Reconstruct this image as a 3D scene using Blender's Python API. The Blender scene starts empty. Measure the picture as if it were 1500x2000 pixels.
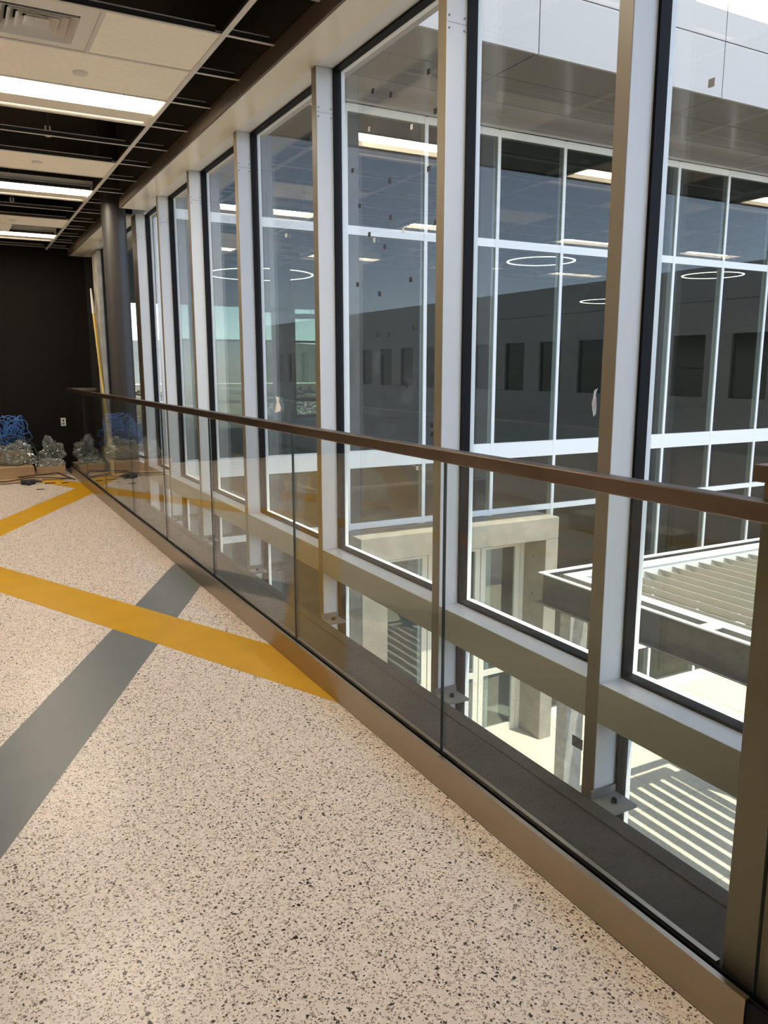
import bpy, bmesh, math, random
from mathutils import Vector, noise
random.seed(7)
S = bpy.context.scene
C = S.collection

# ------------------------------------------------------------------ camera, sky, sun, exposure
YAW, PITCH, CAM_H, FPX = 28.640, 10.334, 1.55, 1536.3
cam = bpy.data.objects.new('camera', bpy.data.cameras.new('camera')); C.objects.link(cam)
cam.location = (0, 0, CAM_H)
cam.rotation_euler = (math.radians(90 - PITCH), 0, math.radians(-YAW))
cam.data.sensor_fit = 'VERTICAL'; cam.data.sensor_height = 36.0
cam.data.lens = FPX / 2000.0 * 36.0
cam.data.clip_start = 0.05; cam.data.clip_end = 6000
S.camera = cam

W = bpy.data.worlds.new('sky'); S.world = W; W.use_nodes = True
wn = W.node_tree.nodes; wl = W.node_tree.links
bg = wn['Background']
sky = wn.new('ShaderNodeTexSky'); sky.sky_type = 'NISHITA'; sky.sun_disc = False
sky.sun_elevation = math.radians(70.5); sky.sun_rotation = math.radians(160)
sky.altitude = 2500; sky.air_density = 0.75; sky.dust_density = 0.3; sky.ozone_density = 1.0
hs = wn.new('ShaderNodeHueSaturation'); hs.inputs['Saturation'].default_value = 0.66
wl.new(sky.outputs[0], hs.inputs['Color']); wl.new(hs.outputs[0], bg.inputs[0]); bg.inputs[1].default_value = 0.66

SUN_DIR = Vector((-0.12, 0.318, -1.0)).normalized()
sl = bpy.data.lights.new('sun', 'SUN'); sl.energy = 7.5; sl.angle = math.radians(0.53); sl.color = (1.0, 0.93, 0.80)
sun = bpy.data.objects.new('sun', sl); C.objects.link(sun)
sun.rotation_euler = SUN_DIR.to_track_quat('-Z', 'Y').to_euler(); sun.location = (5, -10, 30)

S.view_settings.view_transform = 'Standard'; S.view_settings.look = 'None'
S.view_settings.gamma = 1.0; S.view_settings.use_curve_mapping = False
S.view_settings.exposure = 0.35
TROFFER_L = 26.0
S.cycles.use_denoising = True
S.cycles.max_bounces = 10; S.cycles.diffuse_bounces = 4; S.cycles.glossy_bounces = 4
S.cycles.transparent_max_bounces = 40
S.cycles.caustics_reflective = False; S.cycles.caustics_refractive = False
S.cycles.sample_clamp_indirect = 8.0

# ------------------------------------------------------------------ helpers
WL = {}                                   # world position of every object's origin

def prop(o, label=None, cat=None, group=None, kind=None):
    if label: o['label'] = label
    if cat: o['category'] = cat
    if group: o['group'] = group
    if kind: o['kind'] = kind
    return o

def thing(name, loc, label, cat, group=None, kind=None):
    o = bpy.data.objects.new(name, None); C.objects.link(o)
    o.empty_display_size = 0.1; o.location = loc; WL[o] = Vector(loc)
    return prop(o, label, cat, group, kind)

def struct(name, loc):
    o = bpy.data.objects.new(name, None); C.objects.link(o)
    o.empty_display_size = 0.1; o.location = loc; WL[o] = Vector(loc); o['kind'] = 'structure'
    return o

def place(name, me, pos, parent=None):
    o = bpy.data.objects.new(name, me); C.objects.link(o)
    pos = Vector(pos); WL[o] = pos
    if parent is not None:
        o.parent = parent; o.location = pos - WL[parent]
    else:
        o.location = pos
    return o

def mesh(name, vs, fs, mat, smooth=False):
    me = bpy.data.meshes.new(name); me.from_pydata([tuple(v) for v in vs], [], fs)
    me.materials.append(mat)
    if smooth:
        for p in me.polygons: p.use_smooth = True
    me.update()
    return me

class MB:
    """collects shapes in world coordinates into one mesh"""
    def __init__(s): s.v = []; s.f = []
    def add(s, vs, fs):
        b = len(s.v); s.v += [Vector(v) for v in vs]; s.f += [tuple(i + b for i in f) for f in fs]; return s
    def box(s, x, y, z):
        (a, b), (c, d), (e, f) = x, y, z
        return s.add([(a,c,e),(b,c,e),(b,d,e),(a,d,e),(a,c,f),(b,c,f),(b,d,f),(a,d,f)],
                     [(0,3,2,1),(4,5,6,7),(0,1,5,4),(1,2,6,5),(2,3,7,6),(3,0,4,7)])
    def cyl(s, p, q, r, n=16, r2=None, caps=True):
        p = Vector(p); q = Vector(q); r2 = r if r2 is None else r2
        d = (q - p).normalized(); u = d.orthogonal().normalized(); w = d.cross(u)
        vs = []
        for c, rr in ((p, r), (q, r2)):
            for i in range(n):
                a = 2 * math.pi * i / n
                vs.append(c + u * math.cos(a) * rr + w * math.sin(a) * rr)
        fs = [(i, (i + 1) % n, n + (i + 1) % n, n + i) for i in range(n)]
        if caps: fs += [tuple(range(n - 1, -1, -1)), tuple(range(n, 2 * n))]
        return s.add(vs, fs)
    def tube(s, pts, r, n=6):
        pts = [Vector(p) for p in pts]; vs = []; fs = []
        u = None
        for i, p in enumerate(pts):
            d = (pts[min(i + 1, len(pts) - 1)] - pts[max(i - 1, 0)]).normalized()
            if u is None: u = d.orthogonal().normalized()
            u = (u - d * u.dot(d)); u = u.normalized() if u.length > 1e-6 else d.orthogonal().normalized()
            w = d.cross(u)
            for k in range(n):
                a = 2 * math.pi * k / n; vs.append(p + (u * math.cos(a) + w * math.sin(a)) * r)
        for i in range(len(pts) - 1):
            for k in range(n):
                fs.append((i*n+k, i*n+(k+1) % n, (i+1)*n+(k+1) % n, (i+1)*n+k))
        fs += [tuple(range(n - 1, -1, -1)), tuple(range((len(pts)-1)*n, len(pts)*n))]
        return s.add(vs, fs)
    def prism(s, poly, z0, z1):
        n = len(poly)
        vs = [(x, y, z0) for x, y in poly] + [(x, y, z1) for x, y in poly]
        fs = [tuple(range(n - 1, -1, -1)), tuple(range(n, 2*n))] + [(i, (i+1) % n, n+(i+1) % n, n+i) for i in range(n)]
        return s.add(vs, fs)
    def obj(s, name, mat, parent=None, smooth=False, bevel=0.0, seg=2):
        lo = Vector([min(v[i] for v in s.v) for i in range(3)]); hi = Vector([max(v[i] for v in s.v) for i in range(3)])
        c = (lo + hi) / 2
        if parent is None: c.z = lo.z
        me = mesh(name, [v - c for v in s.v], s.f, mat, smooth)
        o = place(name, me, c, parent)
        if bevel:
            m = o.modifiers.new('bevel', 'BEVEL'); m.width = bevel; m.segments = seg; m.limit_method = 'ANGLE'
        return o

def box(name, x, y, z, mat, parent=None, bevel=0.0):
    return MB().box(x, y, z).obj(name, mat, parent, bevel=bevel)

def again(src, pos, parent=None, name=None):
    """a copy of one object that shares its mesh"""
    o = src.copy(); C.objects.link(o); pos = Vector(pos); WL[o] = pos
    o.parent = parent; o.location = pos - (WL[parent] if parent else Vector((0, 0, 0)))
    if name: o.name = name
    return o

# ------------------------------------------------------------------ materials
MATS = {}
def new_mat(name):
    m = bpy.data.materials.new(name); m.use_nodes = True; MATS[name] = m
    return m, m.node_tree.nodes, m.node_tree.links

def pbr(name, col, rough=0.5, metal=0.0, spec=0.5, vary=0.0, scale=6.0, bump=0.0, bscale=40.0, stretch=(1, 1, 1)):
    m, n, l = new_mat(name); b = n['Principled BSDF']
    b.inputs['Base Color'].default_value = (*col, 1); b.inputs['Roughness'].default_value = rough
    b.inputs['Metallic'].default_value = metal; b.inputs['Specular IOR Level'].default_value = spec
    if vary or bump:
        tc = n.new('ShaderNodeNewGeometry'); mp = n.new('ShaderNodeMapping'); mp.inputs['Scale'].default_value = stretch
        l.new(tc.outputs['Position'], mp.inputs[0])
    if vary:
        t = n.new('ShaderNodeTexNoise'); t.inputs['Scale'].default_value = scale; t.inputs['Detail'].default_value = 6
        l.new(mp.outputs[0], t.inputs[0])
        r = n.new('ShaderNodeMapRange'); r.inputs[1].default_value = 0.3; r.inputs[2].default_value = 0.7
        r.inputs[3].default_value = 1 - vary; r.inputs[4].default_value = 1 + vary
        l.new(t.outputs[0], r.inputs[0])
        mx = n.new('ShaderNodeMix'); mx.data_type = 'RGBA'; mx.blend_type = 'MULTIPLY'; mx.inputs[0].default_value = 1
        mx.inputs[6].default_value = (*col, 1); l.new(r.outputs[0], mx.inputs[7]); l.new(mx.outputs[2], b.inputs['Base Color'])
    if bump:
        t2 = n.new('ShaderNodeTexNoise'); t2.inputs['Scale'].default_value = bscale; t2.inputs['Detail'].default_value = 4
        l.new(mp.outputs[0], t2.inputs[0])
        bp = n.new('ShaderNodeBump'); bp.inputs['Strength'].default_value = bump; bp.inputs['Distance'].default_value = 0.02
        l.new(t2.outputs[0], bp.inputs['Height']); l.new(bp.outputs[0], b.inputs['Normal'])
    return m

def glass(name, f0, tint, dust=0.0, dscale=30.0, dust_col=(0.8, 0.8, 0.78), thresh=(0.5, 0.75)):
    """thin pane: Schlick reflection over straight-through transmission, optional dust"""
    m, n, l = new_mat(name)
    n.remove(n['Principled BSDF']); out = n['Material Output']
    g = n.new('ShaderNodeNewGeometry'); d = n.new('ShaderNodeVectorMath'); d.operation = 'DOT_PRODUCT'
    l.new(g.outputs['Normal'], d.inputs[0]); l.new(g.outputs['Incoming'], d.inputs[1])
    a = n.new('ShaderNodeMath'); a.operation = 'ABSOLUTE'; l.new(d.outputs['Value'], a.inputs[0])
    s = n.new('ShaderNodeMath'); s.operation = 'SUBTRACT'; s.inputs[0].default_value = 1; l.new(a.outputs[0], s.inputs[1])
    p = n.new('ShaderNodeMath'); p.operation = 'POWER'; p.inputs[1].default_value = 5; l.new(s.outputs[0], p.inputs[0])
    r = n.new('ShaderNodeMapRange'); r.inputs[3].default_value = f0; r.inputs[4].default_value = 1.0; l.new(p.outputs[0], r.inputs[0])
    t = n.new('ShaderNodeBsdfTransparent'); t.inputs[0].default_value = (*tint, 1)
    gl = n.new('ShaderNodeBsdfGlossy'); gl.inputs['Roughness'].default_value = 0.0; gl.inputs[0].default_value = (1, 1, 1, 1)
    mx = n.new('ShaderNodeMixShader'); l.new(r.outputs[0], mx.inputs[0]); l.new(t.outputs[0], mx.inputs[1]); l.new(gl.outputs[0], mx.inputs[2])
    last = mx.outputs[0]
    if dust:
        nt = n.new('ShaderNodeTexNoise'); nt.inputs['Scale'].default_value = dscale; nt.inputs['Detail'].default_value = 5
        nt.inputs['Roughness'].default_value = 0.75
        l.new(g.outputs['Position'], nt.inputs[0])
        mr = n.new('ShaderNodeMapRange'); mr.inputs[1].default_value = thresh[0]; mr.inputs[2].default_value = thresh[1]
        mr.inputs[3].default_value = dust * 0.15; mr.inputs[4].default_value = dust
        l.new(nt.outputs[0], mr.inputs[0])
        df = n.new('ShaderNodeBsdfTranslucent'); df.inputs[0].default_value = (*dust_col, 1)
        df2 = n.new('ShaderNodeBsdfDiffuse'); df2.inputs[0].default_value = (*dust_col, 1)
        m2 = n.new('ShaderNodeMixShader'); m2.inputs[0].default_value = 0.5; l.new(df.outputs[0], m2.inputs[1]); l.new(df2.outputs[0], m2.inputs[2])
        m3 = n.new('ShaderNodeMixShader'); l.new(mr.outputs[0], m3.inputs[0]); l.new(last, m3.inputs[1]); l.new(m2.outputs[0], m3.inputs[2])
        last = m3.outputs[0]
    l.new(last, out.inputs[0])
    return m

def emit(name, col, s):
    m, n, l = new_mat(name); n.remove(n['Principled BSDF'])
    e = n.new('ShaderNodeEmission'); e.inputs[0].default_value = (*col, 1); e.inputs[1].default_value = s
    l.new(e.outputs[0], n['Material Output'].inputs[0]); return m

def terrazzo(name):
    m, n, l = new_mat(name); b = n['Principled BSDF']
    g = n.new('ShaderNodeNewGeometry')
    def layer(scale, frac, rad, prev, ramp):
        v = n.new('ShaderNodeTexVoronoi'); v.inputs['Scale'].default_value = scale; v.inputs['Randomness'].default_value = 1.0
        nz = n.new('ShaderNodeTexNoise'); nz.inputs['Scale'].default_value = scale * 1.6; nz.inputs['Detail'].default_value = 1
        l.new(g.outputs['Position'], nz.inputs[0])
        ad = n.new('ShaderNodeVectorMath'); ad.operation = 'MULTIPLY_ADD'
        ad.inputs[1].default_value = (0.9 / scale,) * 3
        l.new(nz.outputs['Color'], ad.inputs[0]); l.new(g.outputs['Position'], ad.inputs[2]); l.new(ad.outputs[0], v.inputs['Vector'])
        sp = n.new('ShaderNodeSeparateColor'); l.new(v.outputs['Color'], sp.inputs[0])
        lt = n.new('ShaderNodeMath'); lt.operation = 'LESS_THAN'; lt.inputs[1].default_value = frac; l.new(sp.outputs[0], lt.inputs[0])
        l2 = n.new('ShaderNodeMath'); l2.operation = 'LESS_THAN'; l2.inputs[1].default_value = rad; l.new(v.outputs['Distance'], l2.inputs[0])
        mu = n.new('ShaderNodeMath'); mu.operation = 'MULTIPLY'; l.new(lt.outputs[0], mu.inputs[0]); l.new(l2.outputs[0], mu.inputs[1])
        cr = n.new('ShaderNodeValToRGB'); cr.color_ramp.interpolation = 'CONSTANT'
        els = cr.color_ramp.elements
        els[0].position = 0; els[0].color = (*ramp[0], 1); els[1].position = 1.0 / len(ramp); els[1].color = (*ramp[1], 1)
        for i in range(2, len(ramp)):
            e = els.new(i / len(ramp)); e.color = (*ramp[i], 1)
        l.new(sp.outputs[1], cr.inputs[0])
        mx = n.new('ShaderNodeMix'); mx.data_type = 'RGBA'; l.new(mu.outputs[0], mx.inputs[0]); l.new(cr.outputs[0], mx.inputs[7])
        if isinstance(prev, tuple): mx.inputs[6].default_value = (*prev, 1)
        else: l.new(prev, mx.inputs[6])
        return mx.outputs[2]
    base = (0.70, 0.60, 0.52)
    c = layer(130, 0.55, 0.5, base, [(0.76, 0.67, 0.59), (0.47, 0.37, 0.30), (0.80, 0.73, 0.65), (0.34, 0.27, 0.22)])
    c = layer(175, 0.26, 0.42, c, [(0.10, 0.075, 0.06), (0.22, 0.17, 0.14)])
    c = layer(88, 0.34, 0.36, c, [(0.04, 0.03, 0.025), (0.66, 0.60, 0.54), (0.14, 0.10, 0.08), (0.10, 0.075, 0.06)])
    c = layer(50, 0.12, 0.28, c, [(0.03, 0.022, 0.018), (0.08, 0.058, 0.046), (0.04, 0.038, 0.036)])
    l.new(c, b.inputs['Base Color']); b.inputs['Roughness'].default_value = 0.26; b.inputs['Specular IOR Level'].default_value = 0.28
    return m

M_TERR = terrazzo('terrazzo')
M_YEL = pbr('yellow_terrazzo', (0.54, 0.29, 0.010), 0.30, spec=0.2, vary=0.06, scale=4)
M_GREY = pbr('grey_terrazzo', (0.150, 0.160, 0.165), 0.30, spec=0.25, vary=0.05, scale=4)
M_WHITE = pbr('white_aluminium', (0.70, 0.71, 0.72), 0.38)
M_SILL = pbr('sill_aluminium', (0.47, 0.485, 0.51), 0.32)
M_CAP = pbr('exterior_aluminium', (0.80, 0.80, 0.79), 0.35)
M_BLACK = pbr('black_gasket', (0.008, 0.008, 0.009), 0.6, spec=0.15)
M_SOFF = pbr('cream_soffit', (0.80, 0.75, 0.63), 0.25)
M_FASCIA = pbr('bronze_fascia', (0.10, 0.075, 0.055), 0.45)
M_DECK = pbr('dark_deck', (0.014, 0.011, 0.008), 0.9)
M_MULSHADE = pbr('mullion_face_shade', (0.19, 0.158, 0.11), 0.45)  # dim room light painted in as brown on the white mullions' room side
M_TRANSHADE = pbr('transom_face_shade', (0.34, 0.33, 0.27), 0.45)  # shade on the transoms' room side, put into the colour
M_SLAT = pbr('canopy_slat', (0.36, 0.355, 0.335), 0.5)
M_EDGE = emit('troffer_edge', (1.0, 0.82, 0.58), 1.3)
M_TEE = pbr('tee_white', (0.62, 0.60, 0.56), 0.45)
M_TEEW = pbr('tee_web', (0.04, 0.038, 0.035), 0.7)
M_TILE = pbr('ceiling_tile', (0.88, 0.84, 0.75), 0.9, vary=0.03, scale=30)
M_DIFF = pbr('diffuser_white', (0.70, 0.68, 0.64), 0.5)
M_TROF = pbr('troffer_white', (0.78, 0.74, 0.66), 0.5)
M_LENS = emit('troffer_lens', (1.0, 0.86, 0.66), TROFFER_L)
M_DARKWALL = pbr('dark_wall', (0.007, 0.0052, 0.0042), 0.8, spec=0.15, vary=0.12, scale=2)
M_WALL = pbr('room_wall', (0.14, 0.13, 0.12), 0.8)
M_LEDGE = pbr('ledge_membrane', (0.042, 0.041, 0.038), 0.8, vary=0.25, scale=5)
M_STEEL = pbr('stainless_cladding', (0.36, 0.30, 0.225), 0.30, metal=1.0, vary=0.08, scale=3, bump=0.03, bscale=180, stretch=(1, 0.06, 1))
M_RAIL = pbr('bronze_handrail', (0.175, 0.130, 0.098), 0.32, metal=1.0, vary=0.2, scale=6, stretch=(1, 0.3, 1))
M_POST = pbr('bronze_clad_post', (0.20, 0.165, 0.095), 0.45, metal=0.6, vary=0.06, scale=2)
M_COL = pbr('round_column_paint', (0.036, 0.033, 0.033), 0.45)
M_CONC = pbr('concrete', (0.27, 0.25, 0.205), 0.85, vary=0.16, scale=3, bump=0.12, bscale=25)
M_CONCD = pbr('pier_concrete', (0.30, 0.28, 0.25), 0.9, vary=0.25, scale=5)
M_BRACK = pbr('bracket_steel', (0.20, 0.195, 0.185), 0.5, metal=0.2)
M_BOLT = pbr('bolt', (0.16, 0.17, 0.19), 0.4, metal=0.8)
M_GUARD = glass('guard_glass', 0.015, (0.95, 0.968, 0.945))
M_PANE = glass('window_glass', 0.043, (0.93, 0.945, 0.93))
M_PANED = glass('dusty_glass', 0.043, (0.93, 0.945, 0.93), dust=0.16, dscale=55, thresh=(0.50, 0.72))
M_PANES = glass('smeared_glass', 0.043, (0.93, 0.945, 0.93), dust=0.10, dscale=3.5, thresh=(0.58, 0.80))
M_FGL = glass('facade_glass', 0.034, (0.56, 0.60, 0.57))
M_DGL = glass('door_glass', 0.10, (0.72, 0.80, 0.78))
M_PAVE = pbr('paving', (0.56, 0.51, 0.385), 0.9, vary=0.06, scale=1.2)
M_DIRT = pbr('dirt', (0.19, 0.185, 0.178), 1.0, vary=0.35, scale=0.7, bump=0.5, bscale=2)
M_ROCK = pbr('boulder', (0.36, 0.33, 0.29), 0.95, vary=0.3, scale=2, bump=0.4, bscale=5)
M_GALV = pbr('canopy_steel', (0.62, 0.61, 0.58), 0.5)
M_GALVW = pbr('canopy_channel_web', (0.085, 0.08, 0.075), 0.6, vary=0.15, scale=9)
M_SOFP = pbr('soffit_panel', (0.30, 0.275, 0.25), 0.22, metal=0.35)
M_FASW = pbr('fascia_panel', (0.285, 0.268, 0.262), 0.5)
M_INT = pbr('wing_interior', (0.13, 0.125, 0.115), 0.8)
M_INTF = pbr('wing_floor', (0.20, 0.195, 0.18), 0.6)
M_DMUL = pbr('dark_mullion', (0.035, 0.05, 0.05), 0.5)
M_PRECAST = pbr('precast_panel', (0.86, 0.79, 0.70), 0.9, vary=0.08, scale=1.5)
M_PWIN = pbr('dark_window', (0.02, 0.022, 0.022), 0.1)
M_RING = emit('ring_light', (1.0, 0.97, 0.90), 6.0)
M_RINGD = pbr('ring_dark', (0.03, 0.03, 0.03), 0.5)
M_CARD = pbr('cardboard', (0.36, 0.235, 0.125), 0.85, vary=0.12, scale=5)
M_BLUE = pbr('blue_cable', (0.05, 0.15, 0.42), 0.35)
M_CABLE = pbr('black_cable', (0.012, 0.012, 0.012), 0.5)
M_POLEY = pbr('yellow_pole', (0.55, 0.40, 0.10), 0.45)
M_PLATE = pbr('outlet_plate', (0.55, 0.54, 0.52), 0.4)
M_STICK = pbr('sticker_dark', (0.03, 0.03, 0.035), 0.6)
M_STICKW = pbr('sticker_white', (0.8, 0.8, 0.8), 0.6)
M_PAPER = pbr('paper', (0.85, 0.85, 0.86), 0.7)
M_RED = pbr('red_plastic', (0.60, 0.04, 0.03), 0.4)
M_PLAST = glass('clear_plastic', 0.07, (0.86, 0.89, 0.87), dust=0.40, dscale=10, dust_col=(0.62, 0.62, 0.58), thresh=(0.45, 0.62))
M_LAND = pbr('field', (0.20, 0.175, 0.10), 1.0, vary=0.75, scale=0.16)
M_HILL = pbr('hill', (0.22, 0.24, 0.22), 1.0, vary=0.2, scale=0.01)
M_RIP = pbr('riprap', (0.62, 0.61, 0.58), 0.95, vary=0.25, scale=3)

# ------------------------------------------------------------------ dimensions
XF, XB, XG = 1.95, 2.055, 2.088          # mullion front, mullion back, glass plane
HEAD, SILL0, SILL1 = 3.215, 0.293, 0.443
COLW = 0.062
COLY = [-3.10, -1.78, -0.46, 0.83, 1.964, 3.026, 4.365, 5.767, 7.05, 8.20, 9.25, 11.25]
ZC = 3.30                                 # ceiling grid
G = -5.65                                 # courtyard level
FAR = 13.2

# ------------------------------------------------------------------ floor, walls, deck
floor = box('floor', (-9, 1.482), (-4, FAR), (-0.35, 0.0), M_TERR); floor['kind'] = 'structure'
def stripe(x0, y0, slope, dy, xa, xb, ya, yb, mat):
    """band y in [y0+slope*(x-x0), +dy], clipped to a rectangle"""
    poly = [(xa, y0 + slope*(xa-x0)), (xb, y0 + slope*(xb-x0)), (xb, y0 + slope*(xb-x0) + dy), (xa, y0 + slope*(xa-x0) + dy)]
    def clip(p, f):
        o = []
        for i in range(len(p)):
            a, b = p[i], p[(i+1) % len(p)]; fa, fb = f(a), f(b)
            if fa >= 0: o.append(a)
            if (fa >= 0) != (fb >= 0):
                t = fa/(fa-fb); o.append((a[0]+(b[0]-a[0])*t, a[1]+(b[1]-a[1])*t))
        return o
    poly = clip(poly, lambda q: q[1]-ya); poly = clip(poly, lambda q: yb-q[1])
    if sum(poly[i][0]*poly[(i+1) % len(poly)][1]-poly[(i+1) % len(poly)][0]*poly[i][1] for i in range(len(poly))) < 0: poly.reverse()
    return poly
def lay(name, poly, z, mat): return MB().prism(poly, -0.002, z).obj(name, mat, floor)
XE = 1.4815
lay('grey_floor_stripe', stripe(0.057, 2.68, 1.971, 0.755, -3.2, XE, -3.9, 13.1, M_GREY), 0.0006, M_GREY)
lay('yellow_floor_stripe', stripe(0.19, 5.989, -2.188, 0.898, -3.0, XE, -3.9, 13.1, M_YEL), 0.0012, M_YEL)
lay('yellow_floor_stripe', stripe(0.295, 8.06, 1.971, 0.80, -3.0, XE, -3.9, 13.1, M_YEL), 0.0009, M_YEL)
lay('yellow_floor_stripe', stripe(1.4815, 10.62, -2.188, 0.80, -0.6, XE, -3.9, 13.1, M_YEL), 0.0015, M_YEL)

ledge = box('trim_1', (1.482, 1.925), (-4, FAR), (-0.35, -0.001), M_LEDGE)
box('slab_end', (1.925, 2.05), (11.4, 12.151), (-0.35, -0.001), M_LEDGE, ledge)
box('slab_end', (1.925, 2.30), (12.152, FAR), (-0.35, -0.001), M_LEDGE, ledge); ledge['kind'] = 'structure'
box('ledge_upstand', (1.86, 1.925), (-4, 9.0), (-0.001, 0.004), M_LEDGE, ledge)

wf = box('wall_far', (-9, 1.98), (FAR, FAR + 0.2), (0, 4.3), M_DARKWALL); wf['kind'] = 'structure'
box('wall_left', (-9.2, -9), (-4, FAR + 0.2), (-0.35, 4.3), M_WALL)['kind'] = 'structure'
box('wall_back', (-9, 2.2), (-4.2, -4), (-0.35, 4.3), M_WALL)['kind'] = 'structure'
box('trim_2', (1.98, 2.30), (FAR, FAR + 0.2), (0, 4.3), pbr('recess_black', (0.006, 0.006, 0.006), 0.8))['kind'] = 'structure'
prop(box('concrete_pier', (1.99, 2.30), (12.151, 12.55), (0.0, 3.20), M_CONCD),
     'rough grey concrete pier beside the black wall recess, behind the round column', 'pier')
ext = struct('wall_right', (2.2, 4, 3.3))
box('parapet_panel', (2.06, 2.30), (-25, 13.4), (3.305, 6.3), M_FASW, ext)
box('added_sun_shade', (2.30, 2.71), (-25, 9.2), (5.8, 6.3), M_SOFP, ext)  # unseen overhang, added and sized to keep sun off the inner sill and ledge
box('base_wall', (2.06, 2.20), (-25, 13.14), (G, -1.05), M_FASW, ext)
box('roof', (-9.2, 2.06), (-4.2, 13.4), (4.5, 4.7), M_DECK, ext)
box('corner_wall', (2.301, 2.33), (12.16, 13.4), (-1.05, 3.30), M_CONCD, ext)
box('corner_wall', (2.17, 2.301), (12.16, 12.21), (-1.05, 3.30), M_CONCD, ext)

# ------------------------------------------------------------------ ceiling: deck, tees, tiles
ceil = box('ceiling', (-9, 2.06), (-4, FAR), (4.25, 4.4), M_DECK); ceil['kind'] = 'structure'
PY0, PY = 4.437, 0.6085
def tee_mesh(mat, wid):
    pass
mains = [1.45 - 1.22*i for i in range(0, 9)]
src = None
for i, x in enumerate(mains):
    if src is None:
        src = MB().box((x-0.016, x+0.016), (-4, FAR), (ZC, ZC+0.004)).obj('main_tee', M_TEE, ceil)
        sw = MB().box((x-0.0015, x+0.0015), (-4, FAR), (ZC+0.004, ZC+0.04)).obj('tee_web', M_TEEW, src)
    else:
        t = again(src, (x, WL[src].y, WL[src].z), ceil)
        again(sw, (x, WL[sw].y, WL[sw].z), t)
c1 = c1w = c1b = c2 = c2w = c2b = None
for k in range(-13, 15):
    y = PY0 + PY*k
    if y > FAR - 0.05 or y < -3.9: continue
    # short stub to the fascia
    x0, x1 = 1.466, 1.735
    if c2 is None:
        c2 = MB().box((x0, x1), (y-0.011, y+0.011), (ZC, ZC+0.004)).obj('cross_tee', M_TEE, ceil)
        c2b = MB().box((x0+.002, x1-0.03), (y-0.003, y+0.003), (ZC+0.034, ZC+0.040)).obj('tee_bulb', M_TEE, c2)
        c2w = MB().box((x0+.002, x1-.03), (y-.001, y+.001), (ZC+.004, ZC+.034)).obj('tee_web', M_TEEW, c2)
    else:
        t = again(c2, (WL[c2].x, y, WL[c2].z), ceil); again(c2b, (WL[c2b].x, y, WL[c2b].z), t); again(c2w, (WL[c2w].x, y, WL[c2w].z), t)
    for i, x in enumerate(mains[:-1]):
        if x < -6.5 and k % 2: continue
        a, b = x - 1.22 + 0.016, x - 0.016
        if c1 is None:
            c1 = MB().box((a, b), (y-0.011, y+0.011), (ZC, ZC+0.004)).obj('cross_tee', M_TEE, ceil)
            c1b = MB().box((a+.002, b-0.03), (y-0.003, y+0.003), (ZC+0.034, ZC+0.040)).obj('tee_bulb', M_TEE, c1)
            c1w = MB().box((a+.002, b-.03), (y-.001, y+.001), (ZC+.004, ZC+.034)).obj('tee_web', M_TEEW, c1)
        else:
            t = again(c1, ((a+b)/2, y, WL[c1].z), ceil)
            if i < 2: again(c1b, ((a+b)/2-0.014, y, WL[c1b].z), t); again(c1w, ((a+b)/2-0.014, y, WL[c1w].z), t)
def tile(x0, x1, k):
    y0 = PY0 + PY*k
    return box('ceiling_tile', (x0+0.003, x1-0.003), (y0+0.003, y0+PY-0.003), (ZC+0.0045, ZC+0.02), M_TILE, ceil)
t0 = tile(0.84, 1.45, 0)
box('short_tee', (0.828, 0.852), (PY0+0.011, PY0+PY-0.011), (ZC, ZC+0.004), M_TEE, ceil)
def cover(x, y, par):
    MB().cyl((x, y, ZC-0.006), (x, y, ZC+0.0045), 0.040, 28, 0.043).obj('sprinkler_cover', M_DIFF, par)
t1 = tile(0.23, 1.45, 1); cover(0.856, 5.382, t1)
t5 = tile(0.23, 1.45, 5); cover(0.835, 7.763, t5)
t10 = tile(0.23, 1.45, 10); cover(0.84, 10.83, t10)
tile(0.23, 0.86, 11); tile(0.23, 1.45, -4); tile(0.23, 1.45, -6)
for xx, kk in ((-0.99, 1), (-0.99, 5), (-3.43, 1), (-3.43, 5), (-2.21, 3), (-2.21, -1), (-0.99, -3)):
    tile(xx - 1.22, xx, kk) if xx - 1.22 > -9 else None

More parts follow.
